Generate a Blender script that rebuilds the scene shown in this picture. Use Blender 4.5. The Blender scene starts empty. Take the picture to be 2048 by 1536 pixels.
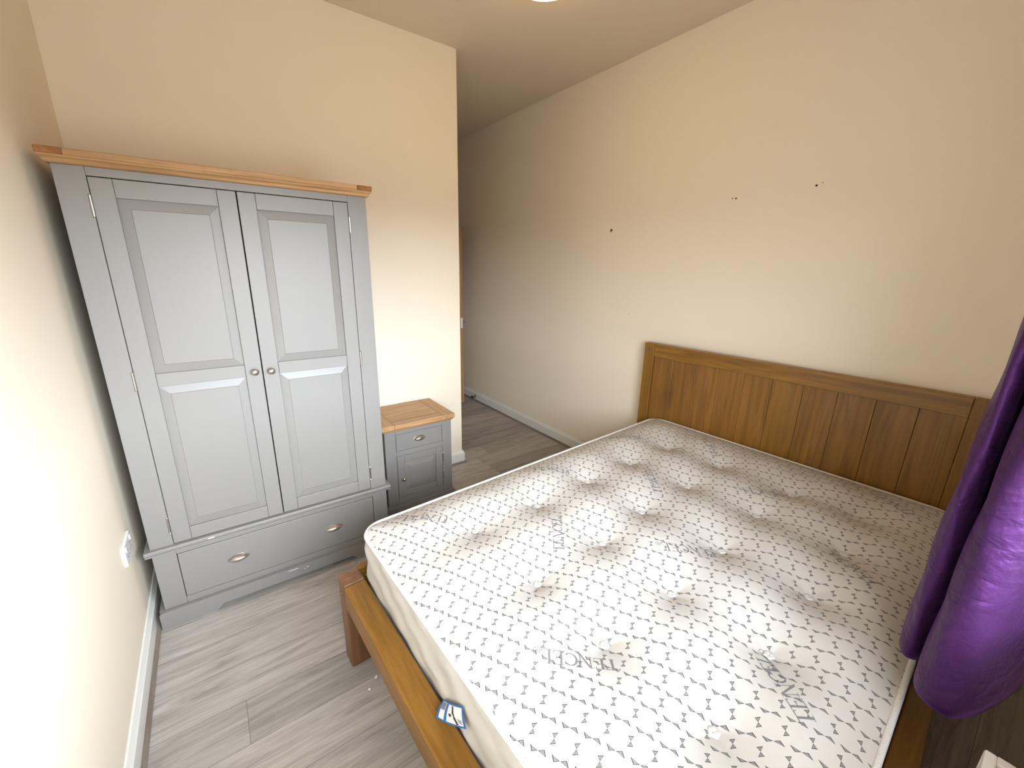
import bpy, bmesh, math, random
from mathutils import Vector, Matrix
random.seed(7)
C = bpy.context.scene.collection
S = bpy.context.scene
PI = math.pi

# ------------------------------------------------------------------ camera
cam = bpy.data.objects.new('camera', bpy.data.cameras.new('camera'))
C.objects.link(cam)
pitch, yaw, roll = [math.radians(a) for a in (-15.8092, -36.418, 1.1806)]
F = Vector((-math.sin(yaw) * math.cos(pitch), math.cos(yaw) * math.cos(pitch), math.sin(pitch)))
Rv = F.cross(Vector((0, 0, 1))).normalized()
Uv = Rv.cross(F)
R2 = Rv * math.cos(roll) + Uv * math.sin(roll)
U2 = -Rv * math.sin(roll) + Uv * math.cos(roll)
m = Matrix((R2, U2, -F)).transposed().to_4x4()
m.translation = Vector((0.3587, -2.1455, 1.6247))
cam.matrix_world = m
cam.data.sensor_width = 36
cam.data.lens = 821.032 / 2048 * 36
cam.data.clip_start = 0.01
S.camera = cam

# ------------------------------------------------------------------ world, daylight, exposure
S.view_settings.view_transform = 'Standard'
S.view_settings.look = 'None'
S.view_settings.gamma = 1
S.view_settings.use_curve_mapping = False
S.view_settings.exposure = 0.28
SKY = 28.5
W = bpy.data.worlds.new('daylight')
S.world = W
W.use_nodes = True
wn = W.node_tree
wn.nodes.clear()
wo = wn.nodes.new('ShaderNodeOutputWorld')
bg = wn.nodes.new('ShaderNodeBackground')
tc = wn.nodes.new('ShaderNodeTexCoord')
sp = wn.nodes.new('ShaderNodeSeparateXYZ')
mr = wn.nodes.new('ShaderNodeMapRange')
mr.inputs[1].default_value = -1
mr.inputs[2].default_value = 1
cr = wn.nodes.new('ShaderNodeValToRGB')
el = cr.color_ramp.elements
el[0].position = 0.0
el[0].color = (0.20, 0.19, 0.17, 1)
el[1].position = 1.0
el[1].color = (0.12, 0.13, 0.15, 1)
for pos, cc in ((.49, (.14, .135, .125)), (.515, (.86, .95, 1.05)), (.62, (.86, .95, 1.05)), (.69, (.86, .94, 1.03)), (.76, (.68, .75, .83)), (.85, (.18, .205, .235))):
    e = el.new(pos); e.color = cc + (1,)
wn.links.new(tc.outputs['Generated'], sp.inputs[0])
wn.links.new(sp.outputs[2], mr.inputs[0])
wn.links.new(mr.outputs[0], cr.inputs[0])
wn.links.new(cr.outputs[0], bg.inputs[0])
# the sky is brighter towards the right-hand (+x) side of the window
ma = wn.nodes.new('ShaderNodeMath')
ma.operation = 'MULTIPLY_ADD'
ma.inputs[1].default_value = SKY * .48
ma.inputs[2].default_value = SKY
wn.links.new(sp.outputs[0], ma.inputs[0])
wn.links.new(ma.outputs[0], bg.inputs[1])
wn.links.new(bg.outputs[0], wo.inputs[0])

WY = -2.36                      # inner face of the window wall
WX0, WX1, WZ0, WZ1 = 0.08, 1.66, 0.95, 2.10   # window opening
pl = bpy.data.lights.new('window_daylight', 'AREA')
pl.shape = 'RECTANGLE'
pl.size = WX1 - WX0
pl.size_y = WZ1 - WZ0
pl.cycles.is_portal = True
po = bpy.data.objects.new('window_daylight', pl)
C.objects.link(po)
po.location = ((WX0 + WX1) / 2, WY - 0.14, (WZ0 + WZ1) / 2)
po.rotation_euler = (math.radians(90), 0, 0)


# ------------------------------------------------------------------ materials
def lin(r, g, b):
    return tuple(((c / 255) / 12.92 if c / 255 <= .04045 else ((c / 255 + .055) / 1.055) ** 2.4) for c in (r, g, b)) + (1,)


class NT:
    def __init__(s, name):
        s.m = bpy.data.materials.new(name)
        s.m.use_nodes = True
        s.t = s.m.node_tree
        s.b = s.t.nodes['Principled BSDF']

    def n(s, kind, **k):
        x = s.t.nodes.new('ShaderNode' + kind)
        for a, v in k.items():
            setattr(x, a, v)
        return x

    def l(s, a, b):
        s.t.links.new(a, b)

    def math(s, op, a, b=None, c=None):
        x = s.n('Math', operation=op)
        for i, v in enumerate((a, b, c)):
            if v is None:
                continue
            if isinstance(v, (int, float)):
                x.inputs[i].default_value = v
            else:
                s.l(v, x.inputs[i])
        return x.outputs[0]

    def mix(s, f, a, b, blend='MIX'):
        x = s.n('Mix', data_type='RGBA', blend_type=blend)
        for i, v in ((0, f), (6, a), (7, b)):
            if isinstance(v, (int, float)):
                x.inputs[i].default_value = v
            elif isinstance(v, tuple):
                x.inputs[i].default_value = v
            else:
                s.l(v, x.inputs[i])
        return x.outputs[2]

    def ramp(s, f, *stops):
        x = s.n('ValToRGB')
        e = x.color_ramp.elements
        e[0].position, e[0].color = stops[0]
        e[1].position, e[1].color = stops[-1]
        for p, c in stops[1:-1]:
            q = e.new(p)
            q.color = c
        s.l(f, x.inputs[0])
        return x.outputs[0]

    def coord(s, scale=(1, 1, 1), loc=(0, 0, 0), rot=(0, 0, 0)):
        t = s.n('TexCoord')
        mp = s.n('Mapping')
        mp.inputs['Scale'].default_value = scale
        mp.inputs['Location'].default_value = loc
        mp.inputs['Rotation'].default_value = rot
        s.l(t.outputs['Object'], mp.inputs[0])
        return mp.outputs[0]

    def noise(s, co, scale, detail=4, rough=.55, dist=0):
        x = s.n('TexNoise')
        s.l(co, x.inputs['Vector'])
        x.inputs['Scale'].default_value = scale
        x.inputs['Detail'].default_value = detail
        x.inputs['Roughness'].default_value = rough
        x.inputs['Distortion'].default_value = dist
        return x.outputs[0]

    def bump(s, h, strength=.2, dist=.002):
        x = s.n('Bump')
        x.inputs['Strength'].default_value = strength
        x.inputs['Distance'].default_value = dist
        s.l(h, x.inputs['Height'])
        s.l(x.outputs[0], s.b.inputs['Normal'])

    def set(s, rough=None, metal=None, color=None, **k):
        if rough is not None: s.b.inputs['Roughness'].default_value = rough
        if metal is not None: s.b.inputs['Metallic'].default_value = metal
        if color is not None: s.b.inputs['Base Color'].default_value = color
        for a, v in k.items(): s.b.inputs[a].default_value = v
        return s.m


def paint(name, col, rough=.5, bump=.05, scale=250, var=.03):
    a = NT(name)
    co = a.coord()
    n1 = a.noise(co, 3, 3)
    c2 = tuple(x * (1 - var) for x in col[:3]) + (1,)
    a.l(a.mix(n1, c2, col), a.b.inputs['Base Color'])
    a.bump(a.noise(co, scale, 2), bump, .001)
    return a.set(rough)


def wood(name, dark, mid, light, axis=0, grain=1.0, rough=.42, seed=0, spec=.4, knots=0.0):
    """axis: 0/1/2 = direction of the grain in object space"""
    a = NT(name)
    sc = [22 * grain] * 3
    sc[axis] = 1.3 * grain
    co = a.coord(tuple(sc), (seed, seed * 1.7, seed * .3))
    n1 = a.noise(co, 1.0, 6, .6, 1.2)
    sc2 = [160 * grain] * 3
    sc2[axis] = 5 * grain
    n2 = a.noise(a.coord(tuple(sc2), (seed, 0, seed)), 1.0, 3, .6)
    big = a.noise(a.coord((2.2, 2.2, 2.2), (seed * 3, 1, 2)), 1.0, 2)
    f = a.math('ADD', a.math('MULTIPLY', n1, .75), a.math('MULTIPLY', n2, .25))
    c = a.ramp(f, (.30, dark), (.50, mid), (.68, light))
    c = a.mix(a.math('MULTIPLY', big, .35), c, mid)
    a.l(c, a.b.inputs['Base Color'])
    a.bump(f, .12, .002)
    a.b.inputs['Specular IOR Level'].default_value = spec
    return a.set(rough)


GREY = lin(133, 130, 127)
M = {}
M['wall'] = paint('cream_wall_paint', lin(243, 231, 211), .75, .06, 180, .02)
M['ceiling'] = paint('ceiling_paint', lin(230, 215, 192), .8, .05, 180, .02)
M['white'] = paint('white_gloss_paint', lin(235, 235, 230), .3, .03, 60, .02)
M['grey'] = paint('grey_eggshell_paint', GREY, .42, .05, 300, .03)
M['dark'] = NT('dark_cavity').set(.9, 0, lin(18, 17, 16))
M['chip'] = NT('chipped_paint').set(.6, 0, lin(235, 235, 232))
OD, OM, OL = lin(138, 102, 64), lin(180, 140, 96), lin(204, 168, 124)
for ax, k in ((0, 'x'), (1, 'y'), (2, 'z')):
    M['oak_' + k] = wood('waxed_oak_' + k, OD, OM, OL, ax, 1.0, .45, ax * 3.1)
M['oak_end'] = wood('oak_end_block', lin(104, 64, 28), lin(140, 90, 46), lin(172, 120, 70), 1, 1.0, .45, 8)
BD, BM_, BL = lin(92, 62, 20), lin(132, 92, 34), lin(158, 114, 48)
for ax, k in ((0, 'x'), (1, 'y'), (2, 'z')):
    M['bed_' + k] = wood('honey_stained_oak_' + k, BD, BM_, BL, ax, .9, .38, ax * 2.3 + 5)
M['bed_red'] = wood('reddish_stained_oak', lin(86, 56, 34), lin(118, 82, 54), lin(146, 106, 74), 2, .9, .42, 3)


def headboard_mat():
    a = NT('headboard_boards_oak')
    t = a.n('TexCoord')
    s = a.n('SeparateXYZ')
    a.l(t.outputs['Object'], s.inputs[0])
    idx = a.math('FLOOR', a.math('DIVIDE', s.outputs[1], .1513))
    wnz = a.n('TexWhiteNoise', noise_dimensions='1D')
    a.l(idx, wnz.inputs['W'])
    cmb = a.n('CombineXYZ')
    a.l(a.math('MULTIPLY', s.outputs[1], 24), cmb.inputs[0])
    a.l(a.math('ADD', a.math('MULTIPLY', s.outputs[2], 1.6), a.math('MULTIPLY', wnz.outputs[0], 30)), cmb.inputs[1])
    a.l(a.math('MULTIPLY', idx, 7.3), cmb.inputs[2])
    n1 = a.noise(cmb.outputs[0], 1.0, 6, .6, 1.0)
    c = a.ramp(n1, (.3, BD), (.5, BM_), (.7, BL))
    tint = a.ramp(wnz.outputs[0], (0.0, lin(124, 84, 48)), (.5, lin(132, 90, 36)), (1.0, lin(112, 82, 40)))
    a.l(a.mix(.45, c, tint), a.b.inputs['Base Color'])
    a.bump(n1, .12, .002)
    a.b.inputs['Specular IOR Level'].default_value = .4
    return a.set(.4)


M['headboard'] = headboard_mat()


def floor_mat():
    a = NT('grey_oak_laminate')
    t = a.n('TexCoord')
    s = a.n('SeparateXYZ')
    a.l(t.outputs['Object'], s.inputs[0])
    PW, PL = .187, 1.26
    x, y = s.outputs[0], s.outputs[1]
    yy = a.math('DIVIDE', a.math('ADD', y, .785 + 10 * PW), PW)
    row = a.math('FLOOR', yy)
    fy = a.math('FRACT', yy)
    w1 = a.n('TexWhiteNoise', noise_dimensions='1D')
    a.l(a.math('ADD', row, .37), w1.inputs['W'])
    # the plank row between y = -0.785 and -0.6 has its joint at x = 0.258
    off = a.math('MULTIPLY', a.math('GREATER_THAN', a.math('ABSOLUTE', a.math('SUBTRACT', row, 10)), .5), a.math('ADD', .3, a.math('MULTIPLY', w1.outputs[0], .38)))
    xx = a.math('ADD', a.math('DIVIDE', a.math('SUBTRACT', x, .258), PL), a.math('ADD', off, 20))
    col = a.math('FLOOR', xx)
    fx = a.math('FRACT', xx)
    w2 = a.n('TexWhiteNoise', noise_dimensions='2D')
    cb = a.n('CombineXYZ')
    a.l(row, cb.inputs[0]); a.l(col, cb.inputs[1])
    a.l(cb.outputs[0], w2.inputs['Vector'])
    g = a.n('CombineXYZ')
    a.l(a.math('ADD', a.math('MULTIPLY', x, 1.5), a.math('MULTIPLY', w2.outputs[0], 40)), g.inputs[0])
    a.l(a.math('MULTIPLY', y, 13), g.inputs[1])
    a.l(a.math('MULTIPLY', w2.outputs[0], 17), g.inputs[2])
    n1 = a.noise(g.outputs[0], 1.2, 7, .62, 1.6)
    g2 = a.n('CombineXYZ')
    a.l(a.math('MULTIPLY', x, 7), g2.inputs[0]); a.l(a.math('MULTIPLY', y, 150), g2.inputs[1]); a.l(row, g2.inputs[2])
    n2 = a.noise(g2.outputs[0], 1.0, 3, .6)
    f = a.math('ADD', a.math('MULTIPLY', n1, .72), a.math('MULTIPLY', n2, .28))
    c = a.ramp(f, (.28, lin(132, 124, 116)), (.46, lin(178, 171, 164)), (.6, lin(197, 191, 184)), (.75, lin(222, 217, 211)))
    tone = a.ramp(w2.outputs[0], (0, lin(206, 206, 206)), (1, lin(250, 250, 250)))
    c = a.mix(1.0, c, tone, 'MULTIPLY')
    # dark knots stretched along the plank
    k = a.n('CombineXYZ')
    a.l(a.math('MULTIPLY', x, 2.2), k.inputs[0]); a.l(a.math('MULTIPLY', y, 6.5), k.inputs[1])
    v = a.n('TexVoronoi'); a.l(k.outputs[0], v.inputs['Vector']); v.inputs['Scale'].default_value = 1.0
    kn = a.ramp(v.outputs['Distance'], (.02, (1, 1, 1, 1)), (.13, (0, 0, 0, 1)))
    c = a.mix(a.math('MULTIPLY', kn, .4), c, lin(92, 82, 72))
    # seams
    ex = a.math('MULTIPLY', a.math('MINIMUM', fx, a.math('SUBTRACT', 1, fx)), PL)
    ey = a.math('MULTIPLY', a.math('MINIMUM', fy, a.math('SUBTRACT', 1, fy)), PW)
    ed = a.math('MINIMUM', ex, ey)
    sm = a.math('LESS_THAN', ed, .0011)
    c = a.mix(a.math('MULTIPLY', sm, .55), c, lin(78, 70, 62))
    a.l(c, a.b.inputs['Base Color'])
    a.bump(a.math('SUBTRACT', f, a.math('MULTIPLY', sm, 1.0)), .15, .001)
    a.b.inputs['Specular IOR Level'].default_value = .4
    return a.set(.42)


M['floor'] = floor_mat()
M['bead'] = wood('grey_floor_beading', lin(96, 84, 72), lin(138, 126, 114), lin(160, 148, 136), 1, 1, .45)


def ticking_mat():
    """white knitted mattress top with woven grey bow-ties"""
    a = NT('woven_mattress_ticking')
    t = a.n('TexCoord')
    s = a.n('SeparateXYZ')
    a.l(t.outputs['Object'], s.inputs[0])
    px = a.math('SUBTRACT', s.outputs[0], -1.6963)
    py = a.math('SUBTRACT', s.outputs[1], -1.1515)
    a1 = (.0202, -.0475)
    a2 = (.0580, .0280)
    det = a1[0] * a2[1] - a1[1] * a2[0]
    u = a.math('ADD', a.math('MULTIPLY', px, a2[1] / det), a.math('MULTIPLY', py, -a2[0] / det))
    v = a.math('ADD', a.math('MULTIPLY', px, -a1[1] / det), a.math('MULTIPLY', py, a1[0] / det))

    def motif(ou, ov, mm, bb):
        fu = a.math('SUBTRACT', a.math('FRACT', a.math('ADD', u, .5 - ou)), .5)
        fv = a.math('SUBTRACT', a.math('FRACT', a.math('ADD', v, .5 - ov)), .5)
        qx = a.math('ADD', a.math('MULTIPLY', fu, a1[0]), a.math('MULTIPLY', fv, a2[0]))
        qy = a.math('ADD', a.math('MULTIPLY', fu, a1[1]), a.math('MULTIPLY', fv, a2[1]))
        d = mm[0] * bb[1] - mm[1] * bb[0]
        ss = a.math('ABSOLUTE', a.math('ADD', a.math('MULTIPLY', qx, bb[1] / d), a.math('MULTIPLY', qy, -bb[0] / d)))
        ww = a.math('ABSOLUTE', a.math('ADD', a.math('MULTIPLY', qx, -mm[1] / d), a.math('MULTIPLY', qy, mm[0] / d)))
        inner = a.math('MULTIPLY', a.math('LESS_THAN', ss, 1), a.math('LESS_THAN', ww, ss))
        # hatched middle inside a darker outline
        core = a.math('MULTIPLY', a.math('LESS_THAN', ss, .86), a.math('LESS_THAN', ww, a.math('SUBTRACT', ss, .17)))
        hat = a.math('GREATER_THAN', a.math('FRACT', a.math('MULTIPLY', ww, 3.4)), .5)
        return a.math('SUBTRACT', inner, a.math('MULTIPLY', core, a.math('ADD', .25, a.math('MULTIPLY', hat, .3))))
    f = a.math('MAXIMUM', motif(0, 0, (.0094, .0054), (.0052, -.0045)), motif(.5, .5, (-.0074, .0156), (.0034, .0060)))
    co = a.coord()
    fine = a.noise(co, 900, 2)
    base = a.mix(fine, lin(196, 192, 187), lin(208, 204, 199))
    a.l(a.mix(f, base, lin(74, 74, 76)), a.b.inputs['Base Color'])
    h = a.math('SUBTRACT', a.math('MULTIPLY', fine, .5), a.math('MULTIPLY', f, .6))
    a.bump(h, .25, .0015)
    a.b.inputs['Specular IOR Level'].default_value = .15
    return a.set(.9)


M['ticking'] = ticking_mat()
M['print'] = NT('grey_woven_lettering').set(.9, 0, lin(122, 122, 126))
a = NT('cream_quilted_border')
co = a.coord((1, 1, 1.4))
v = a.n('TexVoronoi'); a.l(co, v.inputs['Vector']); v.inputs['Scale'].default_value = 11
v.feature = 'SMOOTH_F1'
a.bump(a.math('MULTIPLY', v.outputs['Distance'], -1), .45, .02)
a.l(a.mix(a.noise(co, 300, 2), lin(192, 188, 180), lin(204, 200, 193)), a.b.inputs['Base Color'])
M['border'] = a.set(.8)
a = NT('white_twill_piping')
w = a.n('TexWave'); a.l(a.coord((1, 1, .6)), w.inputs['Vector']); w.inputs['Scale'].default_value = 90
w.bands_direction = 'DIAGONAL'
a.bump(w.outputs[1], .4, .001)
M['piping'] = a.set(.75, 0, lin(222, 222, 220))
M['tuft'] = paint('white_tuft_felt', lin(206, 205, 202), .95, .3, 300, .05)
a = NT('purple_satin')
co = a.coord((1, 1, .25))
n1 = a.noise(co, 14, 3)
a.l(a.mix(n1, lin(44, 21, 52), lin(58, 31, 68)), a.b.inputs['Base Color'])
a.bump(a.math('ADD', a.math('MULTIPLY', a.noise(a.coord((1, 1, 2.2)), 9, 3, .5, .6), 4), a.noise(a.coord((1, 1, .5)), 60, 4)), .35, .006)
a.b.inputs['Sheen Weight'].default_value = .15
a.b.inputs['Sheen Roughness'].default_value = .35
a.b.inputs['Sheen Tint'].default_value = lin(190, 110, 230)
a.b.inputs['Specular IOR Level'].default_value = .5
a.b.inputs['Specular Tint'].default_value = lin(200, 130, 240)
a.b.inputs['Anisotropic'].default_value = .5
M['purple'] = a.set(.42)
M['steel'] = NT('satin_nickel').set(.28, 1, lin(196, 190, 182))
M['steel_dull'] = NT('dull_steel').set(.42, 1, lin(170, 164, 156))
M['plastic'] = paint('white_plastic', lin(236, 236, 234), .25, .01, 50, .01)
M['black'] = NT('black_rubber').set(.6, 0, lin(22, 20, 20))
M['radiator'] = paint('radiator_enamel', lin(232, 230, 224), .3, .02, 60, .01)
M['blue'] = NT('blue_woven_edge').set(.7, 0, lin(44, 104, 168))
M['label'] = NT('white_satin_label').set(.45, 0, lin(226, 224, 222))
M['ink'] = NT('dark_label_ink').set(.6, 0, lin(42, 42, 50))
M['inkgrey'] = NT('grey_label_ink').set(.6, 0, lin(122, 126, 140))
a = NT('opal_lamp_glass')
a.b.inputs['Emission Color'].default_value = lin(255, 196, 132)
a.b.inputs['Emission Strength'].default_value = 6.0
M['opal'] = a.set(.3, 0, lin(245, 240, 230))


# ------------------------------------------------------------------ mesh helpers
class MB:
    def __init__(s):
        s.v = []; s.f = []; s.mi = []; s.sm = []

    def add(s, vs, fs, mi=0, smooth=False):
        b = len(s.v)
        s.v += [tuple(x) for x in vs]
        for f in fs:
            s.f.append([i + b for i in f]); s.mi.append(mi); s.sm.append(smooth)
        return s

    def box(s, x0, x1, y0, y1, z0, z1, bev=.002, seg=2, mi=0):
        x0, x1 = min(x0, x1), max(x0, x1); y0, y1 = min(y0, y1), max(y0, y1); z0, z1 = min(z0, z1), max(z0, z1)
        bm = bmesh.new()
        bmesh.ops.create_cube(bm, size=1)
        for v in bm.verts:
            v.co = Vector(((v.co.x + .5) * (x1 - x0) + x0, (v.co.y + .5) * (y1 - y0) + y0, (v.co.z + .5) * (z1 - z0) + z0))
        if bev > 0:
            bmesh.ops.bevel(bm, geom=list(bm.edges), offset=min(bev, .45 * min(x1 - x0, y1 - y0, z1 - z0)), segments=seg, affect='EDGES', profile=.5)
        return s.bm(bm, mi)

    def bm(s, bm, mi=0, smooth=False):
        bm.verts.ensure_lookup_table(); bm.verts.index_update()
        s.add([v.co for v in bm.verts], [[v.index for v in f.verts] for f in bm.faces], mi, smooth)
        bm.free()
        return s

    def prism(s, pts, axis, a, b, mi=0, smooth=False):
        """polygon (2-D pts) extruded along axis from a to b; pts order the other two axes in xyz order"""
        def mk(p, t):
            q = list(p); q.insert(axis, t); return q
        n = len(pts)
        vs = [mk(p, a) for p in pts] + [mk(p, b) for p in pts]
        fs = [[i, (i + 1) % n, n + (i + 1) % n, n + i] for i in range(n)]
        s.add(vs, fs, mi, smooth)
        s.add(vs, [list(range(n))[::-1], list(range(n, 2 * n))], mi)
        return s

    def tube(s, pts, r, n=8, closed=False, mi=0, cap=True):
        pts = [Vector(p) for p in pts]
        L = len(pts)
        rings = []
        prev = None
        for i, p in enumerate(pts):
            if closed:
                d = pts[(i + 1) % L] - pts[i - 1]
            else:
                d = pts[min(i + 1, L - 1)] - pts[max(i - 1, 0)]
            d.normalize()
            ref = prev if prev is not None else (Vector((0, 0, 1)) if abs(d.z) < .9 else Vector((1, 0, 0)))
            a = (ref - d * ref.dot(d)).normalized()
            prev = a
            b = d.cross(a)
            rr = r[i] if isinstance(r, (list, tuple)) else r
            rings.append([p + (a * math.cos(2 * PI * k / n) + b * math.sin(2 * PI * k / n)) * rr for k in range(n)])
        vs = [v for q in rings for v in q]
        fs = []
        for i in range(L if closed else L - 1):
            j = (i + 1) % L
            for k in range(n):
                fs.append([i * n + k, i * n + (k + 1) % n, j * n + (k + 1) % n, j * n + k])
        s.add(vs, fs, mi, True)
        if not closed and cap:
            s.add(rings[0], [list(range(n))[::-1]], mi)
            s.add(rings[-1], [list(range(n))], mi)
        return s

    def lathe(s, prof, origin, axis, n=24, mi=0, squash=(1, 1)):
        """prof: (radius, height along axis)"""
        ax = Vector(axis).normalized()
        a = ax.orthogonal().normalized()
        if abs(ax.z) < .9:
            a = Vector((0, 0, 1)).cross(ax).normalized()
        b = ax.cross(a)
        o = Vector(origin)
        vs = []; fs = []
        for r, h in prof:
            for k in range(n):
                t = 2 * PI * k / n
                vs.append(o + ax * h + a * math.cos(t) * r * squash[0] + b * math.sin(t) * r * squash[1])
        L = len(prof)
        for i in range(L - 1):
            for k in range(n):
                fs.append([i * n + k, i * n + (k + 1) % n, (i + 1) * n + (k + 1) % n, (i + 1) * n + k])
        s.add(vs, fs, mi, True)
        s.add(vs[-n:], [list(range(n))], mi, True)
        s.add(vs[:n], [list(range(n))[::-1]], mi, True)
        return s

    def build(s, name, mats, parent=None, fix=True, merge=False):
        me = bpy.data.meshes.new(name)
        me.from_pydata(s.v, [], s.f)
        if not isinstance(mats, (list, tuple)): mats = [mats]
        for q in mats: me.materials.append(M[q])
        me.polygons.foreach_set('material_index', s.mi)
        me.polygons.foreach_set('use_smooth', s.sm)
        if fix or merge:
            bm = bmesh.new(); bm.from_mesh(me)
            if merge: bmesh.ops.remove_doubles(bm, verts=bm.verts, dist=1e-5)
            bmesh.ops.recalc_face_normals(bm, faces=bm.faces)
            bm.to_mesh(me); bm.free()
        o = bpy.data.objects.new(name, me)
        C.objects.link(o)
        if parent is not None: o.parent = parent
        return o


def tag(o, label, cat, group=None):
    o['label'] = label; o['category'] = cat
    if group: o['group'] = group
    return o


def thing(name, label, cat, loc=(0, 0, 0), rz=0, group=None):
    o = bpy.data.objects.new(name, None)
    C.objects.link(o)
    o.location = loc; o.rotation_euler = (0, 0, rz)
    o.empty_display_size = .05
    return tag(o, label, cat, group)


def struct(mb, name, mats, **k):
    o = mb.build(name, mats, **k)
    o['kind'] = 'structure'
    return o


# ------------------------------------------------------------------ room
XL, XR, YB, XS, H = -.059, 2.9426, .7055, 1.942, 3.0185
YE, YH = 2.95, 4.3
struct(MB().box(XL - .15, XR + .15, WY - .3, YH, -.1, 0, 0), 'floor', 'floor')
struct(MB().box(XL - .15, XR + .15, WY - .3, YH, H, H + .1, 0), 'ceiling', 'ceiling')
struct(MB().box(XL - .15, XL, WY, YB, 0, H, 0), 'wall_left', 'wall')
struct(MB().box(XR, XR + .15, WY, YH, 0, H, 0), 'wall_right', 'wall')
struct(MB().box(XL - .15, XS, YB, YE, 0, H, 0), 'wall_back', 'wall')
w = MB()
w.box(XS, 1.985, YE, YE + .12, 0, H, 0).box(2.76, XR, YE, YE + .12, 0, H, 0).box(1.985, 2.76, YE, YE + .12, 2.06, H, 0)
struct(w, 'wall_passage', 'wall')
struct(MB().box(XL - .15, XR + .15, YH, YH + .1, 0, H, 0).box(1.7, 1.83, YE + .12, YH, 0, H, 0), 'wall_hall', 'wall')
w = MB()
w.box(XL - .15, WX0, WY - .28, WY, 0, H, 0).box(WX1, XR + .15, WY - .28, WY, 0, H, 0)
w.box(WX0, WX1, WY - .28, WY, 0, WZ0, 0).box(WX0, WX1, WY - .28, WY, WZ1, H, 0)
struct(w, 'wall_window', 'wall')
# window frame
w = MB()
f = .055
y0, y1 = WY - .24, WY - .18
w.box(WX0, WX0 + f, y0, y1, WZ0, WZ1, .004).box(WX1 - f, WX1, y0, y1, WZ0, WZ1, .004)
w.box(WX0 + f, WX1 - f, y0, y1, WZ0, WZ0 + f, .004).box(WX0 + f, WX1 - f, y0, y1, WZ1 - f, WZ1, .004)
struct(w, 'window_1', 'plastic')
struct(MB().box(WX0 - .03, WX1 + .03, WY - .18, WY + .025, WZ0 - .025, WZ0, .006), 'trim_1', 'white')

# skirting boards: chamfered top, with a grey bead on the floor
BBH, BBT = .1122, .018
prof = [(0, 0), (BBT, 0), (BBT, .088), (BBT - .004, .094), (.008, .107), (.006, BBH), (0, BBH)]
bprof = [(BBT, 0), (BBT + .014, 0), (BBT + .013, .006), (BBT + .008, .012), (BBT, .016)]


def run_y(name, xw, sgn, ya, yb):
    struct(MB().prism([(xw + sgn * p, z) for p, z in prof], 1, ya, yb), name, 'white')
    return MB().prism([(xw + sgn * p, z) for p, z in bprof], 1, ya, yb)


b = run_y('baseboard_left', XL, 1, WY, YB)
struct(b, 'trim_2', 'bead')
b = run_y('baseboard_right', XR, -1, WY, YE)
struct(b, 'trim_3', 'bead')


def wrap_loop(pr):
    """profile swept along the back wall, round the outer corner and down the passage (mitred)"""
    mb = MB()
    n = len(pr)
    vs = []
    for st in range(3):
        for p, z in pr:
            if st == 0: vs.append((XL + .035, YB - p, z))
            if st == 1: vs.append((XS + p, YB - p, z))
            if st == 2: vs.append((XS + p, YE, z))
    fs = []
    for st in range(2):
        for i in range(n):
            j = (i + 1) % n
            fs.append([st * n + i, st * n + j, (st + 1) * n + j, (st + 1) * n + i])
    fs += [list(range(n)), list(range(2 * n, 3 * n))]
    return mb.add(vs, fs)


struct(wrap_loop(prof), 'baseboard_back', 'white')
struct(wrap_loop(bprof), 'trim_4', 'bead')

# small marks left on the right wall
hole = MB()
for y, z, r in ((-.788, 2.042, .0035), (-.809, 2.040, .005), (-1.21, 2.057, .0055), (-1.235, 2.066, .0025), (-.121, 1.303, .003)):
    hole.lathe([(r, 0), (r * .8, .0006)], (XR - .0001, y, z), (-1, 0, 0), 8)
wr = bpy.data.objects['wall_right']
h = hole.build('screw_hole', 'dark', wr)
nl = MB()
nl.tube([(XR - .001, .110, 1.917), (XR - .009, .110, 1.913), (XR - .011, .108, 1.901)], [.0045, .0042, .0025], 8)
nl.tube([(XR - .004, .1105, 1.922), (XR - .008, .110, 1.914)], .0055, 8)
tag(nl.build('nail', 'black'), 'dark nail sticking out of the bare cream right wall', 'nail')


# ------------------------------------------------------------------ hardware
def knob(parent, x, y, z, r=.0155):
    mb = MB()
    mb.lathe([(r * .42, 0), (r * .40, .010), (r * .62, .013), (r * .98, .017), (r, .0205), (r * .9, .0245), (r * .6, .028), (r * .2, .0295)], (x, y, z), (0, -1, 0), 24)
    return mb.build('knob', 'steel', parent)


def cup_handle(parent, x, y, z, w=.088, hgt=.034):
    """eye-shaped cup pull: domed lens with pointed ends"""
    mb = MB()
    N, K = 28, 10
    vs = []; fs = []
    for i in range(N + 1):
        t = -1 + 2 * i / N
        c = max(0.0, 1 - t * t)
        zt = hgt * .55 * c ** .85
        zb = -hgt * .45 * c ** .9
        dep = .004 + .020 * c ** .7
        for k in range(K + 1):
            q = k / K
            zz = zt + (zb - zt) * q
            dd = dep * math.sin(PI * min(1, .06 + q * .80)) ** .8
            vs.append((x + t * w / 2, y - dd - .0005, z + zz))
    for i in range(N):
        for k in range(K):
            a0 = i * (K + 1) + k
            fs.append([a0, a0 + 1, a0 + K + 2, a0 + K + 1])
    mb.add(vs, fs, 0, True)
    # rim flange along the upper edge
    rim = [(x + (-1 + 2 * i / N) * w / 2, y - .002, z + hgt * .55 * max(0, 1 - (-1 + 2 * i / N) ** 2) ** .85 + .001) for i in range(N + 1)]
    mb.tube(rim, .0018, 6)
    return mb.build('cup_handle', 'steel', parent)


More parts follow.
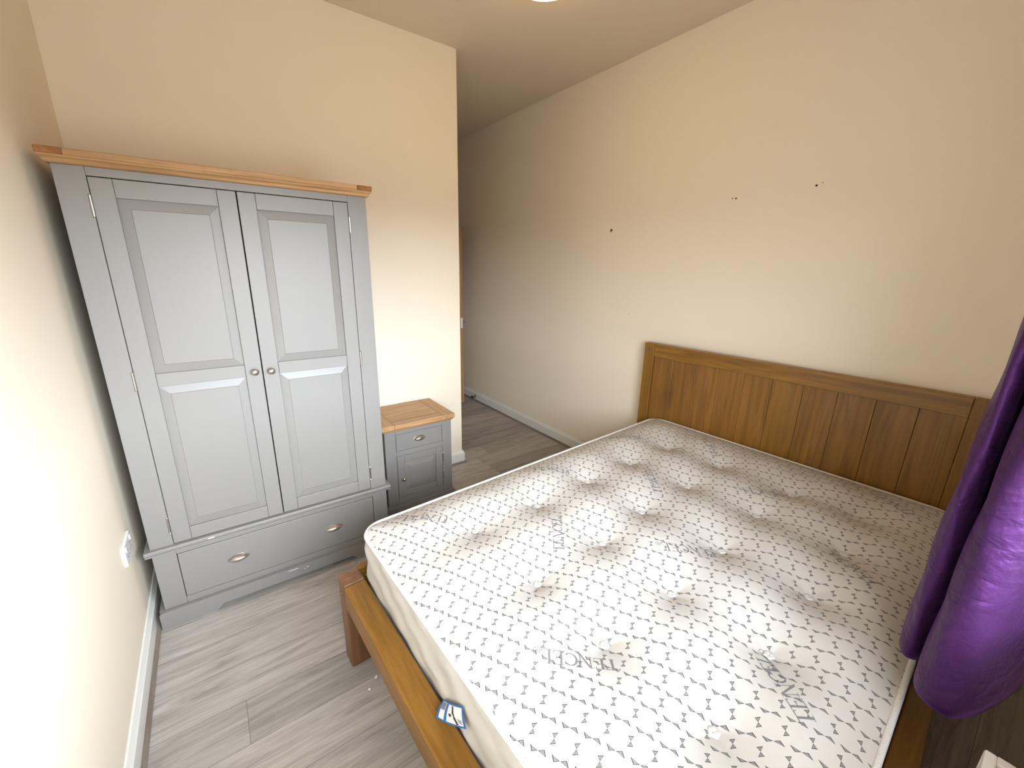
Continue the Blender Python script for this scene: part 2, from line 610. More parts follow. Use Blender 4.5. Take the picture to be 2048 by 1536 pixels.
def hinge(parent, x, y, z0, z1):
    mb = MB()
    mb.tube([(x, y - .003, z0), (x, y - .003, z1)], .0042, 10)
    for t in (.33, .66):
        zz = z0 + (z1 - z0) * t
        mb.tube([(x, y - .003, zz - .001), (x, y - .003, zz + .001)], .0046, 10)
    for zz in (z0 - .002, z1 + .002):
        mb.lathe([(.0046, -.0015), (.003, .002)], (x, y - .003, zz), (0, 0, 1), 10)
    return mb.build('hinge', 'steel', parent)


def raised_panel(mb, x0, x1, z0, z1, yf, slope=.034, rec=.010):
    """fielded panel sunk rec behind the frame face at yf, rising to nearly flush in the middle"""
    o = [(x0, yf + rec, z0), (x1, yf + rec, z0), (x1, yf + rec, z1), (x0, yf + rec, z1)]
    i1 = [(x0 + slope, yf + .0035, z0 + slope), (x1 - slope, yf + .0035, z0 + slope), (x1 - slope, yf + .0035, z1 - slope), (x0 + slope, yf + .0035, z1 - slope)]
    s2 = slope + .0025
    i2 = [(x0 + s2, yf + .0015, z0 + s2), (x1 - s2, yf + .0015, z0 + s2), (x1 - s2, yf + .0015, z1 - s2), (x0 + s2, yf + .0015, z1 - s2)]
    vs = o + i1 + i2
    fs = []
    for b in (0, 4):
        for k in range(4):
            fs.append([b + k, b + (k + 1) % 4, b + 4 + (k + 1) % 4, b + 4 + k])
    fs.append([8, 9, 10, 11])
    mb.add(vs, fs)
    return mb


def panel_door(parent, x0, x1, z0, z1, yf, stile, rails, knob_at, hinges, hx, th=.02, slope=.034):
    """rails: list of (z0,z1) horizontals; panels fill between them"""
    mb = MB()
    mb.box(x0, x0 + stile, yf, yf + th, z0, z1, .0016).box(x1 - stile, x1, yf, yf + th, z0, z1, .0016)
    g = .0008
    for a0, a1 in rails:
        mb.box(x0 + stile + g, x1 - stile - g, yf, yf + th, a0, a1, .0014)
    d = mb.build('door', 'grey', parent)
    for (a0, a1), (b0, b1) in zip(rails[:-1], rails[1:]):
        q = raised_panel(MB(), x0 + stile, x1 - stile, a1, b0, yf, slope)
        q.box(x0 + stile - .006, x1 - stile + .006, yf + .0105, yf + .016, a1 - .006, b0 + .006, 0)
        q.build('raised_panel', 'grey', d, fix=False)
    knob(d, knob_at[0], yf, knob_at[1], knob_at[2])
    for a0, a1 in hinges:
        hinge(d, hx, yf, a0, a1)
    return d


# ------------------------------------------------------------------ wardrobe (local: front y = 0)
wd = thing('wardrobe', 'tall grey two-door wardrobe with oak top and one wide bottom drawer', 'wardrobe', (0, 0, 0), math.radians(-.7678))
WW, WDp, ZT, ZL = 1.04, .665, 1.9335, .4065
b = MB()
b.box(0, .0816, 0, .022, ZL, ZT, .0015).box(.9560, WW, 0, .022, ZL, ZT, .0015)      # upper stiles
b.box(.0822, .9554, 0, .022, 1.9045, ZT, .0012)                                      # top rail
b.box(0, .0825, 0, .022, .0889, .376, .0015).box(.9618, WW, 0, .022, .0889, .376, .0015)
b.box(.0830, .9612, 0, .022, .354, .376, .0012).box(.0830, .9612, 0, .022, .0889, .1208, .0012)
b.box(0, .022, .022, WDp, .05, ZT, .001).box(WW - .022, WW, .022, WDp, .05, ZT, .001)
b.box(.022, WW - .022, WDp - .012, WDp, .05, ZT, 0)
b.box(.022, WW - .022, .022, WDp - .012, ZT - .022, ZT, 0).box(.022, WW - .022, .022, WDp - .012, .385, .405, 0)
b.build('carcass', 'grey', wd)
# oak top: breadboard slab over a moulded cornice
t = MB()
for x0, x1, mi in ((-.0243, .040, 1), (.0405, .997, 0), (.9975, 1.0643, 1)):
    t.box(x0, x1, -.0305, WDp + .02, 1.9575, 1.979, .0025, 2, mi)
cp = [(-.002, 1.9335), (-.012, 1.9335), (-.0165, 1.937), (-.0185, 1.943), (-.0225, 1.9475), (-.0285, 1.9505), (-.0285, 1.9572), (.02, 1.9572), (.02, 1.9335)]


def cornice(mb, cp, x0, x1, yb):
    """cornice swept round left side, front and right side"""
    n = len(cp)
    vs = []
    for st in range(4):
        for p, z in cp:
            d = -p
            if st == 0: vs.append((x0 - d * .78, yb, z))
            if st == 1: vs.append((x0 - d * .78, -d, z))
            if st == 2: vs.append((x1 + d * .78, -d, z))
            if st == 3: vs.append((x1 + d * .78, yb, z))
    fs = []
    for st in range(3):
        for i in range(n):
            j = (i + 1) % n
            fs.append([st * n + i, st * n + j, (st + 1) * n + j, (st + 1) * n + i])
    return mb.add(vs, fs)


cornice(t, cp, 0, WW, WDp)
t.build('top', ['oak_x', 'oak_end'], wd)
for x0, x1, kx, hx in ((.0836, .5165, .488, .0800), (.5207, .9542, .5525, .9580)):
    panel_door(wd, x0, x1, .4100, 1.9015, 0, .0635, [(.4100, .470), (1.128, 1.182), (1.8385, 1.9015)],
               (kx, 1.150 if kx < .5 else 1.147, .0155), [(.469, .540), (1.125, 1.196), (1.770, 1.840)], hx)
# ledge between doors and drawer
l = MB()
l.prism([(WDp, .376), (-.012, .376), (-.0125, .384), (-.0165, .388), (-.0205, .392), (-.0205, .4015), (-.0175, .4058), (-.014, .4065), (WDp, .4065)], 0, -.0205, WW + .0205)
l.box(.205, .229, -.0211, -.0203, .3945, .3985, .0003, 1, 1)
l.build('ledge', ['grey', 'chip'], wd)
d = MB()
d.box(.0850, .9595, -.0005, .02, .1234, .3510, .002)
d.box(.11, .93, .02, .6, .13, .30, 0)
dr = d.build('drawer', 'grey', wd)
cup_handle(dr, .3035, -.0005, .239, .088, .036)
cup_handle(dr, .7405, -.0005, .235, .088, .036)
# plinth with cut-out feet
P = MB()
zc = .030
P.prism([(-.0205, 0), (.182, 0), (.214, zc), (.822, zc), (.854, 0), (WW + .0205, 0), (WW + .0205, .078), (WW + .014, .0889), (-.014, .0889), (-.0205, .078)], 1, -.0205, .0)
P.box(-.0205, .002, 0.0, WDp, 0, .0889, .002).box(WW - .002, WW + .0205, 0, WDp, 0, .0889, .002)
P.box(.50, .545, -.0212, -.0203, .076, .0785, .0003, 1, 1).box(.585, .593, -.0212, -.0203, .064, .068, .0003, 1, 1).box(.571, .576, -.0212, -.0203, .060, .063, .0003, 1, 1)
P.build('plinth', ['grey', 'chip'], wd)

# ------------------------------------------------------------------ bedside cabinet
NX0, NX1, NY, NYB = 1.1512, 1.6299, .2961, .685
ns = thing('bedside_cabinet', 'small grey bedside cabinet with oak top beside the wardrobe', 'bedside cabinet', (NX0, NY, 0))
nw, nd = NX1 - NX0, NYB - NY
a0, a1 = 1.2254 - NX0, 1.5573 - NX0
b = MB()
b.box(0, a0 - .0015, 0, .02, .03, .5863, .0015).box(a1 + .0015, nw, 0, .02, .03, .5863, .0015)
b.box(a0 - .001, a1 + .001, 0, .02, .558, .5863, .001).box(a0 - .001, a1 + .001, 0, .02, .4025, .439, .001).box(a0 - .001, a1 + .001, 0, .02, .03, .092, .001)
b.box(0, .018, .02, nd, .03, .5863, 0).box(nw - .018, nw, .02, nd, .03, .5863, 0).box(.018, nw - .018, nd - .01, nd, .03, .5863, 0)
b.box(.018, nw - .018, .02, nd - .01, .415, .425, 0).box(.018, nw - .018, .02, nd - .01, .57, .5863, 0)
b.build('carcass', 'grey', ns)
t = MB()
ov = .0215
x0, x1, y0, y1 = -ov, nw + ov, -ov, nd + .005
jl, jr = 1.2185 - NX0, 1.5555 - NX0
z0, z1 = .604, .6345
t.box(x0, jl - .0006, y0, y1, z0, z1, .003, 2, 1).box(jr + .0006, x1, y0, y1, z0, z1, .003, 2, 1)
ys = [y0, y0 + .075, y0 + .31, y1]
for q in range(3):
    t.box(jl, jr, ys[q] + .0003, ys[q + 1] - .0003, z0, z1, .002, 2, 0)
# chamfered underside
vs = [(x0 + .001, y0 + .001, z0 + .004), (x1 - .001, y0 + .001, z0 + .004), (x1 - .001, y1, z0 + .004), (x0 + .001, y1, z0 + .004),
      (-.004, -.004, .5863), (nw + .004, -.004, .5863), (nw + .004, y1, .5863), (-.004, y1, .5863)]
t.add(vs, [[0, 1, 5, 4], [1, 2, 6, 5], [2, 3, 7, 6], [3, 0, 4, 7], [4, 5, 6, 7], [0, 1, 2, 3]])
t.build('top', ['oak_x', 'oak_y'], ns)
d = MB()
d.box(a0 + .001, a1 - .001, -.0005, .018, .4410, .5560, .0018).box(a0 + .02, a1 - .02, .018, .34, .445, .54, 0)
dr = d.build('drawer', 'grey', ns)
cup_handle(dr, 1.388 - NX0, -.0005, .503, .084, .034)
panel_door(ns, a0 + .001, a1 - .001, .0936, .4005, 0, .050, [(.0936, .140), (.3475, .4005)], (1.262 - NX0, .236, .0135),
           [(.145, .213), (.278, .349)], a1 + .0018, slope=.032)
P = MB()
pp = .0155
P.box(-pp, nw + pp, -pp, .004, 0, .0455, .003).box(-pp, .004, .004, nd, 0, .0455, .002).box(nw - .004, nw + pp, .004, nd, 0, .0455, .002)
P.build('plinth', 'grey', ns)

# ------------------------------------------------------------------ bed frame (local origin: far end of the headboard, front face)
BX, BY, BR = 2.8126, -.3918, math.radians(2.5388)
bd = thing('bed_frame', 'honey brown oak bed frame with planked headboard against right wall', 'bed', (BX, BY, 0), BR)
HZ, RZ, HN = 1.1386, 1.0526, -1.668
hb = MB()
npl = 10
y0, y1 = -.076, HN + .086
bw = (y1 - y0) / npl
for i in range(npl):
    ya, yb_ = y0 + bw * i, y0 + bw * (i + 1)
    hb.box(.012, .040, ya - .0007, yb_ + .0007, .22, RZ + .02, .0022)
hb.build('headboard_panel', 'headboard', bd)
hr = MB().box(0, .052, y0 - .0008, y1 + .0008, RZ, HZ, .003)
hr.build('headboard_rail', 'bed_y', bd)


def peg(parent, p, axis, r=.010):
    return MB().lathe([(r, -.004), (r, .002), (r * .8, .005), (r * .3, .006)], p, axis, 14).build('peg', 'bed_red', parent)


for ya, yb_, py in ((-.0755, 0, -.042), (HN, HN + .0855, HN + .040)):
    p = MB().box(0, .052, ya, yb_, 0, HZ + .0005, .004).build('headboard_post', 'bed_z', bd)
    peg(p, (0, py, 1.097), (-1, 0, 0), .011)
FO, FI, FT = -2.1945, -2.112, .4087
FY0, FY1 = -.130, HN
fr = MB().box(FO - .001, FI, FY0 - .082, FY1 + .082, .3076, FT, .006, 3)
fr.build('footboard_rail', 'bed_y', bd)
for ya, yb_, py in ((FY0 - .080, FY0, FY0 - .030), (FY1, FY1 + .080, FY1 + .03)):
    q = MB()
    q.box(FO, FI - .001, ya, yb_, 0, FT + .002, .007, 3)
    q.box(FO + .02, FI - .02, (ya + yb_) / 2 - .004, (ya + yb_) / 2 + .030, FT + .0005, FT + .0032, .001)   # through tenon
    p = q.build('footboard_post', 'bed_red', bd)
    peg(p, (FO, py, .345), (-1, 0, 0), .011)
for ya, yb_ in ((-.1360, -.106), (-1.730, -1.671)):
    MB().box(FI - .002, .02, ya, yb_, .25, FT - .004, .004).build('side_rail', 'bed_x', bd)
for i in range(12):
    x = -2.05 + i * .178
    MB().box(x - .04, x + .04, -1.675, -.138, .350, .368, .002).build('slat', 'oak_y', bd)

# ------------------------------------------------------------------ mattress (same local frame)
mt = thing('mattress', 'white tufted mattress patterned with grey bow-ties, lying on oak bed', 'mattress', (BX, BY, 0), BR)
MX0, MX1, MY0, MY1 = -2.097, -.019, -1.655, -.152
CRN = .085
TX = [-.400, -.732, -1.066, -1.400, -1.730]
TY = [-.465, -.790, -1.112, -1.405]
TUFTS = []
fix = {(0, 0): (-.41, -.49), (1, 0): (-.743, -.468), (2, 0): (-1.076, -.458), (3, 0): (-1.414, -.462), (4, 0): (-1.735, -.442),
       (0, 1): (-.386, -.786), (1, 1): (-.725, -.789), (2, 1): (-1.085, -.780), (3, 1): (-1.389, -.810), (4, 1): (-1.728, -.811),
       (0, 2): (-.403, -1.135), (1, 2): (-.712, -1.102), (2, 2): (-1.064, -1.118), (3, 2): (-1.409, -1.116), (4, 2): (-1.732, -1.10),
       (0, 3): (-.388, -1.376), (1, 3): (-.712, -1.41), (2, 3): (-1.063, -1.401), (3, 3): (-1.396, -1.404), (4, 3): (-1.712, -1.404)}
for k in sorted(fix): TUFTS.append(fix[k])


def seam_z(x):
    return .6258 + .0121 * x


def sst(t):
    t = max(0., min(1., t)); return t * t * (3 - 2 * t)


rnd = random.Random(3)
PH = [(rnd.uniform(0, 6.28), rnd.uniform(0, 6.28)) for _ in TUFTS]


def top_z(x, y):
    d = min(x - MX0, MX1 - x, y - MY0, MY1 - y)
    z = seam_z(x) - .004 + .030 * (1 - (1 - min(1, max(0, d) / .13)) ** 2)
    wgt = sst(d / .2)
    X = (x + .400) / -.332
    Y = (y + .465) / -.316
    z += wgt * .012 * (math.sin(PI * X) ** 2 + math.sin(PI * Y) ** 2 - .8)
    for (tx, ty), (p1, p2) in zip(TUFTS, PH):
        dx, dy = x - tx, y - ty
        r2 = dx * dx + dy * dy
        if r2 < .05:
            r = math.sqrt(r2)
            z -= .024 * math.exp(-r / .042) + .008 * math.exp(-r2 / .011)
            if r < .14:
                th = math.atan2(dy, dx)
                z += .0032 * math.cos(5 * th + p1) * (r / .03) * math.exp(-(r / .038) ** 1.5)
    return z


def spaced(a, b, r, n, k):
    """k dense samples in each end zone of width r, n between"""
    o = [a + r * (1 - math.cos(PI / 2 * i / k)) for i in range(k)]
    o += [a + r + (b - a - 2 * r) * i / n for i in range(n + 1)]
    o += [b - r * (1 - math.cos(PI / 2 * i / k)) for i in range(k - 1, -1, -1)]
    return o


ysamp = spaced(MY0, MY1, CRN, 150, 10)
NXS = 236
grid = []
for y in ysamp:
    dy = max(0, CRN - (y - MY0), CRN - (MY1 - y))
    ins = CRN - math.sqrt(max(0, CRN * CRN - dy * dy))
    xa, xb = MX0 + ins, MX1 - ins
    grid.append([(xa + (xb - xa) * i / NXS, y) for i in range(NXS + 1)])


def edge_d(x, y):
    return min(x - MX0, MX1 - x, y - MY0, MY1 - y)


tp = MB()
vs = []
NR = len(grid)
for j, row in enumerate(grid):
    for i, (x, y) in enumerate(row):
        onb = j in (0, NR - 1) or i in (0, NXS)
        vs.append((x, y, seam_z(x) - .004 if onb else top_z(x, y)))
fs = [[j * (NXS + 1) + i, j * (NXS + 1) + i + 1, (j + 1) * (NXS + 1) + i + 1, (j + 1) * (NXS + 1) + i] for j in range(NR - 1) for i in range(NXS)]
tp.add(vs, fs, 0, True)

# lettering, 1 unit = cap height, baseline at 0
def rect(x0, y0, x1, y1): return [(x0, y0), (x1, y0), (x1, y1), (x0, y1)]


def arc(cx, cy, r, w0, w1, a0, a1, n=14, sx=1.0):
    q = []
    for i in range(n):
        t0, t1 = a0 + (a1 - a0) * i / n, a0 + (a1 - a0) * (i + 1) / n
        def wd_(t): return w0 + (w1 - w0) * abs(math.cos(t))
        p = []
        for t, s_ in ((t0, 1), (t1, 1), (t1, -1), (t0, -1)):
            rr = r + s_ * wd_(t) / 2
            p.append((cx + rr * math.cos(t) * sx, cy + rr * math.sin(t)))
        q.append(p)
    return q


th, st_ = .045, .13
GL = {
    'T': (.92, [rect(.03, 1.0 - th, .87, 1.0), rect(.03, .82, .03 + th, 1.0), rect(.87 - th, .82, .87, 1.0), rect(.45 - st_ / 2, 0, .45 + st_ / 2, 1.0), rect(.28, 0, .62, th)]),
    'E': (.80, [rect(.12, 0, .12 + st_, 1.0), rect(.02, 0, .72, th), rect(.02, 1 - th, .66, 1.0), rect(.2, .5, .52, .5 + th), rect(.72 - th, 0, .72, .2), rect(.66 - th, .83, .66, 1.0), rect(.52 - th, .42, .52, .62)]),
    'N': (1.02, [rect(.14, 0, .14 + th, 1.0), rect(.04, 0, .3, th), rect(.02, 1 - th, .2, 1.0), [(.12, 1.0), (.23, 1.0), (.86, -.02), (.80, -.16)], [(.80, -.16), (.86, -.02), (1.0, -.20), (.99, -.24)], rect(.82, .0, .82 + th, 1.0), rect(.70, 1 - th, .98, 1.0)]),
    'C': (.90, arc(.47, .5, .45, .05, .13, math.radians(42), math.radians(318), 18, .92) + [rect(.79, .70, .79 + th, .93)]),
    'L': (.78, [rect(.12, 0, .12 + st_, 1.0), rect(.02, 0, .72, th), rect(.02, 1 - th, .36, 1.0), rect(.72 - th, 0, .72, .22)]),
    'R': (.62, arc(.24, .16, .22, .035, .035, 0, 2 * PI, 18) + [rect(.17, .05, .20, .27), rect(.17, .24, .28, .27), rect(.17, .15, .28, .175), rect(.27, .16, .295, .26), [(.22, .15), (.25, .15), (.32, .05), (.285, .05)]]),
}


def text(px, py, ang, hgt=.040):
    """px,py = middle of the baseline-to-cap band of the whole word"""
    word = 'TENCELR'
    tw = sum(GL[c][0] for c in word)
    d = Vector((math.cos(ang), math.sin(ang))); u = Vector((-math.sin(ang), math.cos(ang)))
    x = -tw / 2
    k = hgt
    for c in word:
        adv, quads = GL[c]
        for q in quads:
            # split into a small grid so that it drapes over the ticking
            A, B, C_, D = [Vector(p) for p in q]
            n1 = max(1, int(max((B - A).length, (C_ - D).length) / .3 + .5)); n2 = max(1, int(max((D - A).length, (C_ - B).length) / .3 + .5))
            pv = []; ok = True
            for j in range(n2 + 1):
                for i in range(n1 + 1):
                    p = (A.lerp(B, i / n1)).lerp(D.lerp(C_, i / n1), j / n2)
                    w_ = Vector((px, py)) + d * ((x + p.x) * k) + u * ((p.y - .5) * k)
                    dm = edge_d(w_.x, w_.y)
                    if dm < .008: ok = False
                    pv.append((w_.x, w_.y, top_z(w_.x, w_.y) + .0011))
            if ok:
                tp.add(pv, [[j * (n1 + 1) + i, j * (n1 + 1) + i + 1, (j + 1) * (n1 + 1) + i + 1, (j + 1) * (n1 + 1) + i] for j in range(n2) for i in range(n1)], 1)
        x += adv


A1, A2 = math.radians(137.3), math.radians(48.5)
for (ax, ay), (bx, by) in (((-1.777, -1.17), (-1.931, -1.026)), ((-1.814, -.36), (-1.964, -.214)), ((-1.143, -1.109), (-1.27, -.993)),
                           ((-1.136, -.361), (-1.249, -.241)), ((-.476, -1.118), (-.643, -.978)), ((-.484, -.334), (-.618, -.214))):
    text((ax + bx) / 2, (ay + by) / 2, A1)
for (ax, ay), (bx, by) in (((-1.544, -1.533), (-1.423, -1.382)), ((-1.584, -.773), (-1.431, -.591)), ((-.864, -1.514), (-.774, -1.379)),
                           ((-.932, -.744), (-.79, -.61)), ((-.33, -.732), (-.18, -.587)), ((-.24, -1.514), (-.128, -1.375)), ((-2.235, -.80), (-2.099, -.647))):
    text((ax + bx) / 2, (ay + by) / 2, A2)
tp.build('top_panel', ['ticking', 'print'], mt, fix=False)

# border and piping follow the outline
loop = grid[0][:] + [r[-1] for r in grid[1:-1]] + grid[-1][::-1] + [r[0] for r in grid[-2:0:-1]]
# thin out and resample evenly
def resample(pts, n):
    P_ = [Vector(p) for p in pts]; P_.append(P_[0])
    L_ = [0]
    for a_, b_ in zip(P_[:-1], P_[1:]): L_.append(L_[-1] + (b_ - a_).length)
    o = []; j = 0
    for i in range(n):
        t_ = L_[-1] * i / n
        while L_[j + 1] < t_: j += 1
        f_ = (t_ - L_[j]) / max(1e-9, L_[j + 1] - L_[j])
        o.append(P_[j].lerp(P_[j + 1], f_))
    return o


lp = resample(loop, 520)
nrm = []
for i in range(len(lp)):
    d_ = (lp[(i + 1) % len(lp)] - lp[i - 1]).normalized()
    nrm.append(Vector((d_.y, -d_.x)))
sd = MB()
LV = 12
zb = .369
vs = []
for k in range(LV + 1):
    t_ = k / LV
    for p, n_ in zip(lp, nrm):
        zs = seam_z(p.x) - .006
        wob = .0025 * math.sin(p.x * 23 + p.y * 19 + k * 1.1) + .002 * math.sin(p.y * 41 - k * .9)
        off = .0025 + .005 * math.sin(PI * t_) ** .7 + (wob if 0 < k < LV else 0)
        q = p + n_ * off
        vs.append((q.x, q.y, zs + (zb - zs) * t_))
n = len(lp)
sd.add(vs, [[k * n + i, k * n + (i + 1) % n, (k + 1) * n + (i + 1) % n, (k + 1) * n + i] for k in range(LV) for i in range(n)], 0, True)
sd.add(vs[-n:], [list(range(n))])
sd.build('side_border', 'border', mt)
pi_ = MB().tube([(p.x + n_.x * .002, p.y + n_.y * .002, seam_z(p.x) - .004) for p, n_ in zip(lp, nrm)], .0075, 8, True)
pi_.build('piping', 'piping', mt)
for i, (tx, ty) in enumerate(TUFTS):
    z = top_z(tx, ty) + .001
    tb = MB()
    N = 20
    vs = []
    rings = ((.0, .0075), (.004, .0085), (.009, .0095), (.0135, .008), (.0155, .004), (.014, -.002))
    for r, hh in rings:
        for k in range(N):
            a_ = 2 * PI * k / N
            wv = 1 + .08 * math.sin(5 * a_ + i)
            vs.append((tx + r * wv * math.cos(a_), ty + r * wv * math.sin(a_), z + hh + .0012 * math.sin(4 * a_ + i * 2) * (1 if .003 < r < .012 else 0)))
    fs = [[a_ * N + k, a_ * N + (k + 1) % N, (a_ + 1) * N + (k + 1) % N, (a_ + 1) * N + k] for a_ in range(len(rings) - 1) for k in range(N)]
    tb.add(vs, fs, 0, True)
    tb.build('tuft', 'tuft', mt, merge=True)

# care label hanging from the foot border
cl = MB()
K = 8
LTL, LTR, LBR, LBL = Vector((-2.1135, -.851, .443)), Vector((-2.1135, -.954, .526)), Vector((-2.1135, -.970, .463)), Vector((-2.147, -.8625, .4125))
def lab(u, v):
    # u along the foot (0 = left in the picture), v from bottom to top
    p = LBL.lerp(LBR, u).lerp(LTL.lerp(LTR, u), v)
    return p + Vector((-.004 * math.sin(PI * u) - .003 * math.sin(PI * v), 0, .004 * (1 - u) * math.sin(PI * v)))
def patch(u0, u1, v0, v1, mi, off, nu=6, nv=6):
    vs = []
    for j in range(nv + 1):
        for i in range(nu + 1):
            p = lab(u0 + (u1 - u0) * i / nu, v0 + (v1 - v0) * j / nv)
            vs.append((p.x - off, p.y, p.z))
    cl.add(vs, [[j * (nu + 1) + i, j * (nu + 1) + i + 1, (j + 1) * (nu + 1) + i + 1, (j + 1) * (nu + 1) + i] for j in range(nv) for i in range(nu)], mi, True)
def band(pts, w_, mi, off):
    """dark stroke on the label through (u,v) points"""
    vs = []; n_ = len(pts)
    for i, (u, v) in enumerate(pts):
        a_ = Vector(pts[max(0, i - 1)]); b_ = Vector(pts[min(n_ - 1, i + 1)])
        d_ = (b_ - a_).normalized(); q = Vector((-d_.y, d_.x)) * w_ / 2
        for s_ in (1, -1):
            p = lab(u + q.x * s_, v + q.y * s_); vs.append((p.x - off, p.y, p.z))
    cl.add(vs, [[2 * i, 2 * i + 1, 2 * i + 3, 2 * i + 2] for i in range(n_ - 1)], mi, True)
patch(0, 1, 0, 1, 0, .0, 8, 8)
patch(.09, .95, .10, .92, 1, .0006, 8, 8)
patch(.30, .40, .10, .92, 3, .0009)
patch(.10, .28, .55, .90, 4, .0009)
band([(.58, .9), (.62, .6), (.70, .35), (.78, .12)], .07, 2, .0010)
band([(.50, .52), (.54, .40)], .09, 2, .0010)
for q in range(3):
    band([(.78 + .03 * q, .40 - .07 * q), (.86 + .02 * q, .34 - .07 * q), (.92, .38 - .07 * q)], .025, 2, .0010)
cl.build('care_label', ['blue', 'label', 'ink', 'blue', 'inkgrey'], mt, fix=False)

# ------------------------------------------------------------------ purple curtain at the window
def catmull(pts, n):
    o = []
    P_ = [Vector(p) for p in pts]
    for i in range(len(P_) - 1):
        p0, p1, p2, p3 = P_[max(0, i - 1)], P_[i], P_[i + 1], P_[min(len(P_) - 1, i + 2)]
        for k in range(n):
            t_ = k / n
            o.append(.5 * ((2 * p1) + (p2 - p0) * t_ + (2 * p0 - 5 * p1 + 4 * p2 - p3) * t_ * t_ + (3 * p1 - p0 - 3 * p2 + p3) * t_ ** 3))
    o.append(P_[-1])
    return o


hem = [(1.93, -2.295), (1.84, -2.275), (1.70, -2.238), (1.585, -2.195), (1.552, -2.160), (1.572, -2.130), (1.66, -2.118), (1.79, -2.128), (1.845, -2.118), (1.79, -2.105),
       (1.70, -2.108), (1.664, -2.096), (1.672, -2.080), (1.76, -2.068), (1.88, -2.085), (1.93, -2.12), (1.98, -2.09), (2.06, -2.09), (2.12, -2.15), (2.2, -2.2)]
cp_ = catmull(hem, 9)
cu = MB()
NZ = 48
HZ0, HZ1 = .695, 2.62
cxm, cym = 1.86, -2.18
vs = []
for k in range(NZ + 1):
    t_ = k / NZ
    z = HZ0 + (HZ1 - HZ0) * t_ ** 1.15
    pull = .30 * sst(t_)
    for i, p in enumerate(cp_):
        x = p.x + (cxm - p.x) * pull + .006 * math.sin(z * 5 + i * .05) + .003 * math.sin(z * 17 + i * .21)
        y = p.y + (cym - p.y) * pull * .6 + .004 * math.sin(z * 4.1 + i * .09) + .002 * math.sin(z * 23 - i * .3)
        dz = -.012 * math.exp(-((p.x - 1.6) ** 2 + (p.y + 2.2) ** 2) / .01) * (1 - t_) ** 8
        vs.append((x, y, z + dz))
n = len(cp_)
cu.add(vs, [[k * n + i, k * n + i + 1, (k + 1) * n + i + 1, (k + 1) * n + i] for k in range(NZ) for i in range(n - 1)], 0, True)
cu_o = cu.build('curtain', 'purple', fix=False)
md = cu_o.modifiers.new('thickness', 'SOLIDIFY'); md.thickness = .006; md.offset = 0
tag(cu_o, 'purple satin curtain hanging beside the bed at the right edge', 'curtain')
rod = thing('curtain_pole', 'metal curtain pole holding the purple curtain above the window', 'curtain pole', (0, 0, 0))
MB().tube([(-.02, -2.18, 2.645), (2.45, -2.18, 2.645)], .014, 14).build('pole', 'steel_dull', rod)
for x in (.1, 2.35):
    MB().tube([(x, -2.18, 2.645), (x, WY, 2.645)], .008, 8).build('bracket', 'steel_dull', rod)

# ------------------------------------------------------------------ radiator under the window
ra = thing('radiator', 'white radiator under the window, its corner showing at bottom right', 'radiator', (0, 0, 0))
RX0, RX1, RY0, RY1, RT = .30, 1.515, WY + .03, -2.238, .697
r_ = MB()
pts = []
nf = 26
for i in range(nf):
    x = RX0 + .01 + (RX1 - RX0 - .02) * i / (nf - 1)
    pts.append((x, RY1 - (.002 if i % 2 else .010)))
pts += [(RX1 - .01, RY1 - .022), (RX0 + .01, RY1 - .022)]
r_.prism(pts, 2, .14, RT - .012)
r_.build('panel', 'radiator', ra)
g_ = MB()
g_.box(RX0, RX1, RY0, RY0 + .014, RT - .012, RT, .002).box(RX0, RX1, RY1 - .018, RY1, RT - .012, RT, .004)
g_.box(RX0, RX0 + .016, RY0 + .0135, RY1 - .0175, RT - .012, RT, .002).box(RX1 - .022, RX1, RY0 + .0135, RY1 - .0175, RT - .012, RT, .002)
ns_ = 30
for i in range(ns_):
    x = RX0 + .016 + (RX1 - RX0 - .038) * (i + .5) / ns_
    g_.box(x - .009, x + .009, RY0 + .0135, RY1 - .0175, RT - .010, RT - .001, .001)
g_.build('top_grille', 'radiator', ra)
for x0, x1 in ((RX0, RX0 + .003), (RX1 - .003, RX1)):
    MB().box(x0, x1, RY0, RY1, .14, RT - .006, .001).build('side_panel', 'radiator', ra)
MB().box(RX0 + .01, RX1 - .01, RY0, RY0 + .02, .14, RT - .012, 0).build('back_panel', 'radiator', ra)
for x in (.5, 1.3):
    MB().box(x - .02, x + .02, WY + .001, RY0 + .002, .2, .6, .001).build('bracket', 'radiator', ra)

# ------------------------------------------------------------------ wall socket on the left wall
so = thing('wall_socket', 'white double wall socket on the left wall beside the wardrobe', 'socket', (XL, -.070, .487))
pb = MB().box(0, .012, -.073, .073, -.043, .043, .004, 3)
pb.build('face_plate', 'plastic', so)
for s_ in (-1, 1):
    MB().box(.012, .0155, s_ * .052 - .006, s_ * .052 + .006, .012, .034, .002).build('switch', 'plastic', so)
    q = MB()
    yc = s_ * .030
    q.box(.0119, .0123, yc - .002, yc + .002, .006, .014, 0).box(.0119, .0123, yc - .015, yc - .008, -.016, -.012, 0).box(.0119, .0123, yc + .008, yc + .015, -.016, -.012, 0)
    q.build('pin_hole', 'dark', so)

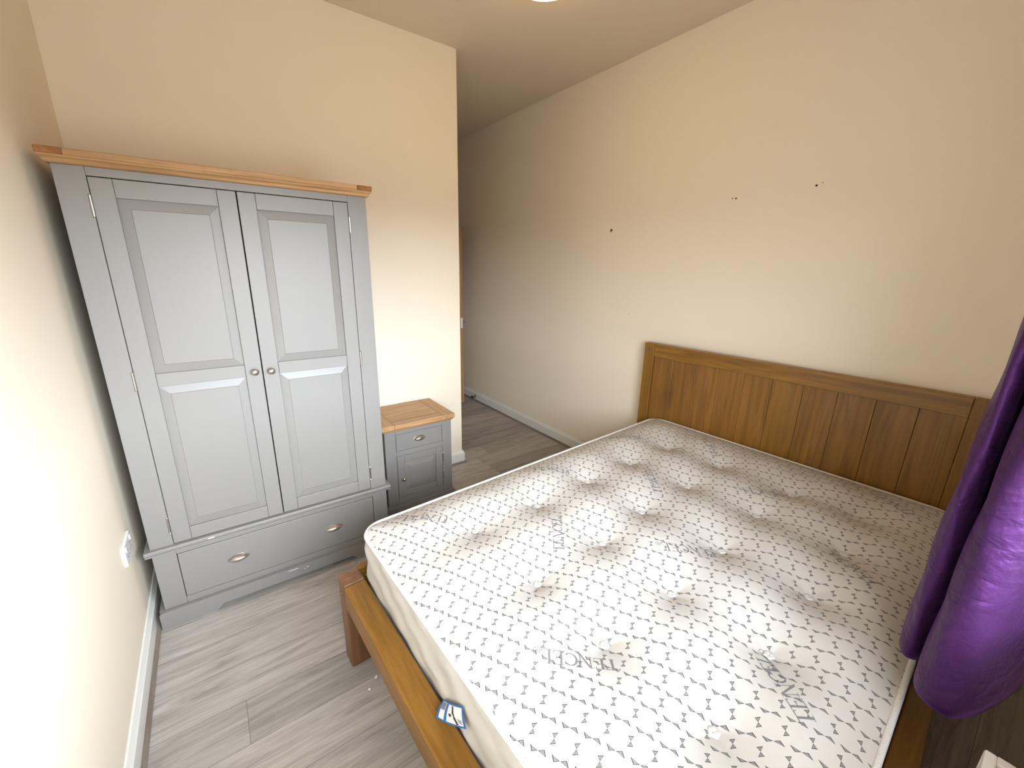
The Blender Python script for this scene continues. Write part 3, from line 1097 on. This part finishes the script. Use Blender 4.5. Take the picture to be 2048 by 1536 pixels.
# ------------------------------------------------------------------ oak door standing open in the passage
dr = thing('oak_door', 'oak door standing open at the end of the passage', 'door', (2.757, 2.093, 0), math.radians(1.0))
MB().box(-.044, 0, 0, .80, .006, 2.035, .002).build('leaf', 'oak_z', dr)
MB().box(-.034, -.010, -.001, .0015, .93, 1.05, .001).build('latch_plate', 'plastic', dr)  # metal plate; the plain white imitates the light it reflects
for s_, xf in ((1, 0), (-1, -.044)):
    hd = MB()
    hd.lathe([(.026, 0), (.026, .006), (.022, .008)], (xf, .055, .99), (s_, 0, 0), 18)
    hd.tube([(xf, .055, .99), (xf + s_ * .045, .055, .99), (xf + s_ * .05, .065, .99), (xf + s_ * .05, .165, .99)], .009, 10)
    hd.build('lever_handle', 'steel_dull', dr)
for z in (.2, 1.0, 1.8):
    MB().tube([(.004, .806, z), (.004, .806, z + .1)], .007, 8).build('hinge', 'steel_dull', dr)
MB().box(.0, .006, .80, .857, .18, 1.92, 0).build('hinge_leaf', 'steel_dull', dr)

# ------------------------------------------------------------------ two-pronged door stop on the skirting
ds = thing('door_stop', 'small dark two-pronged stop on the skirting by the oak door', 'door stop', (XR - BBT, 2.17, 0))
MB().box(-.016, 0, -.018, .018, .018, .040, .004).build('base', 'black', ds)
for a_, b_ in (((-.026, -.105, .078), .0), ((-.032, -.100, .054), .0)):
    t_ = MB().tube([(-.010, -.005, .030), a_], .0028, 8)
    o = t_.build('prong', 'steel_dull', ds)
    MB().lathe([(.007, -.008), (.009, -.003), (.009, .004), (.006, .008)], a_, (a_[0], a_[1], .4 * a_[2]), 10).build('tip', 'black', o)

# ------------------------------------------------------------------ ceiling lamp
la = thing('ceiling_lamp', 'round opal ceiling lamp glowing at the top edge', 'ceiling lamp', (1.874, -.292, H))
MB().lathe([(.205, 0), (.205, -.018), (.20, -.022)], (0, 0, 0), (0, 0, 1), 48).build('base', 'white', la)
MB().lathe([(.195, -.020), (.193, -.04), (.180, -.065), (.150, -.088), (.10, -.103), (.05, -.110), (.01, -.111)], (0, 0, 0), (0, 0, 1), 48).build('lamp_shade', 'opal', la)

# ------------------------------------------------------------------ two scraps on the floor by the footboard
for (x, y), r, lb in (((.696, -.796), .009, 'larger whitish scrap on the floor just inside the bed foot'), ((.658, -.83), .006, 'smaller whitish scrap on the floor nearest the bed foot rail')):
    bm = bmesh.new()
    bmesh.ops.create_icosphere(bm, subdivisions=2, radius=r)
    for v in bm.verts:
        v.co *= random.uniform(.65, 1.15); v.co.z *= .55
    mz = min(v.co.z for v in bm.verts)
    for v in bm.verts: v.co.z -= mz
    o = MB().bm(bm).build('paper_scrap', 'label')
    o.location = (x, y, 0)
    tag(o, lb, 'scrap', 'scraps on the floor')
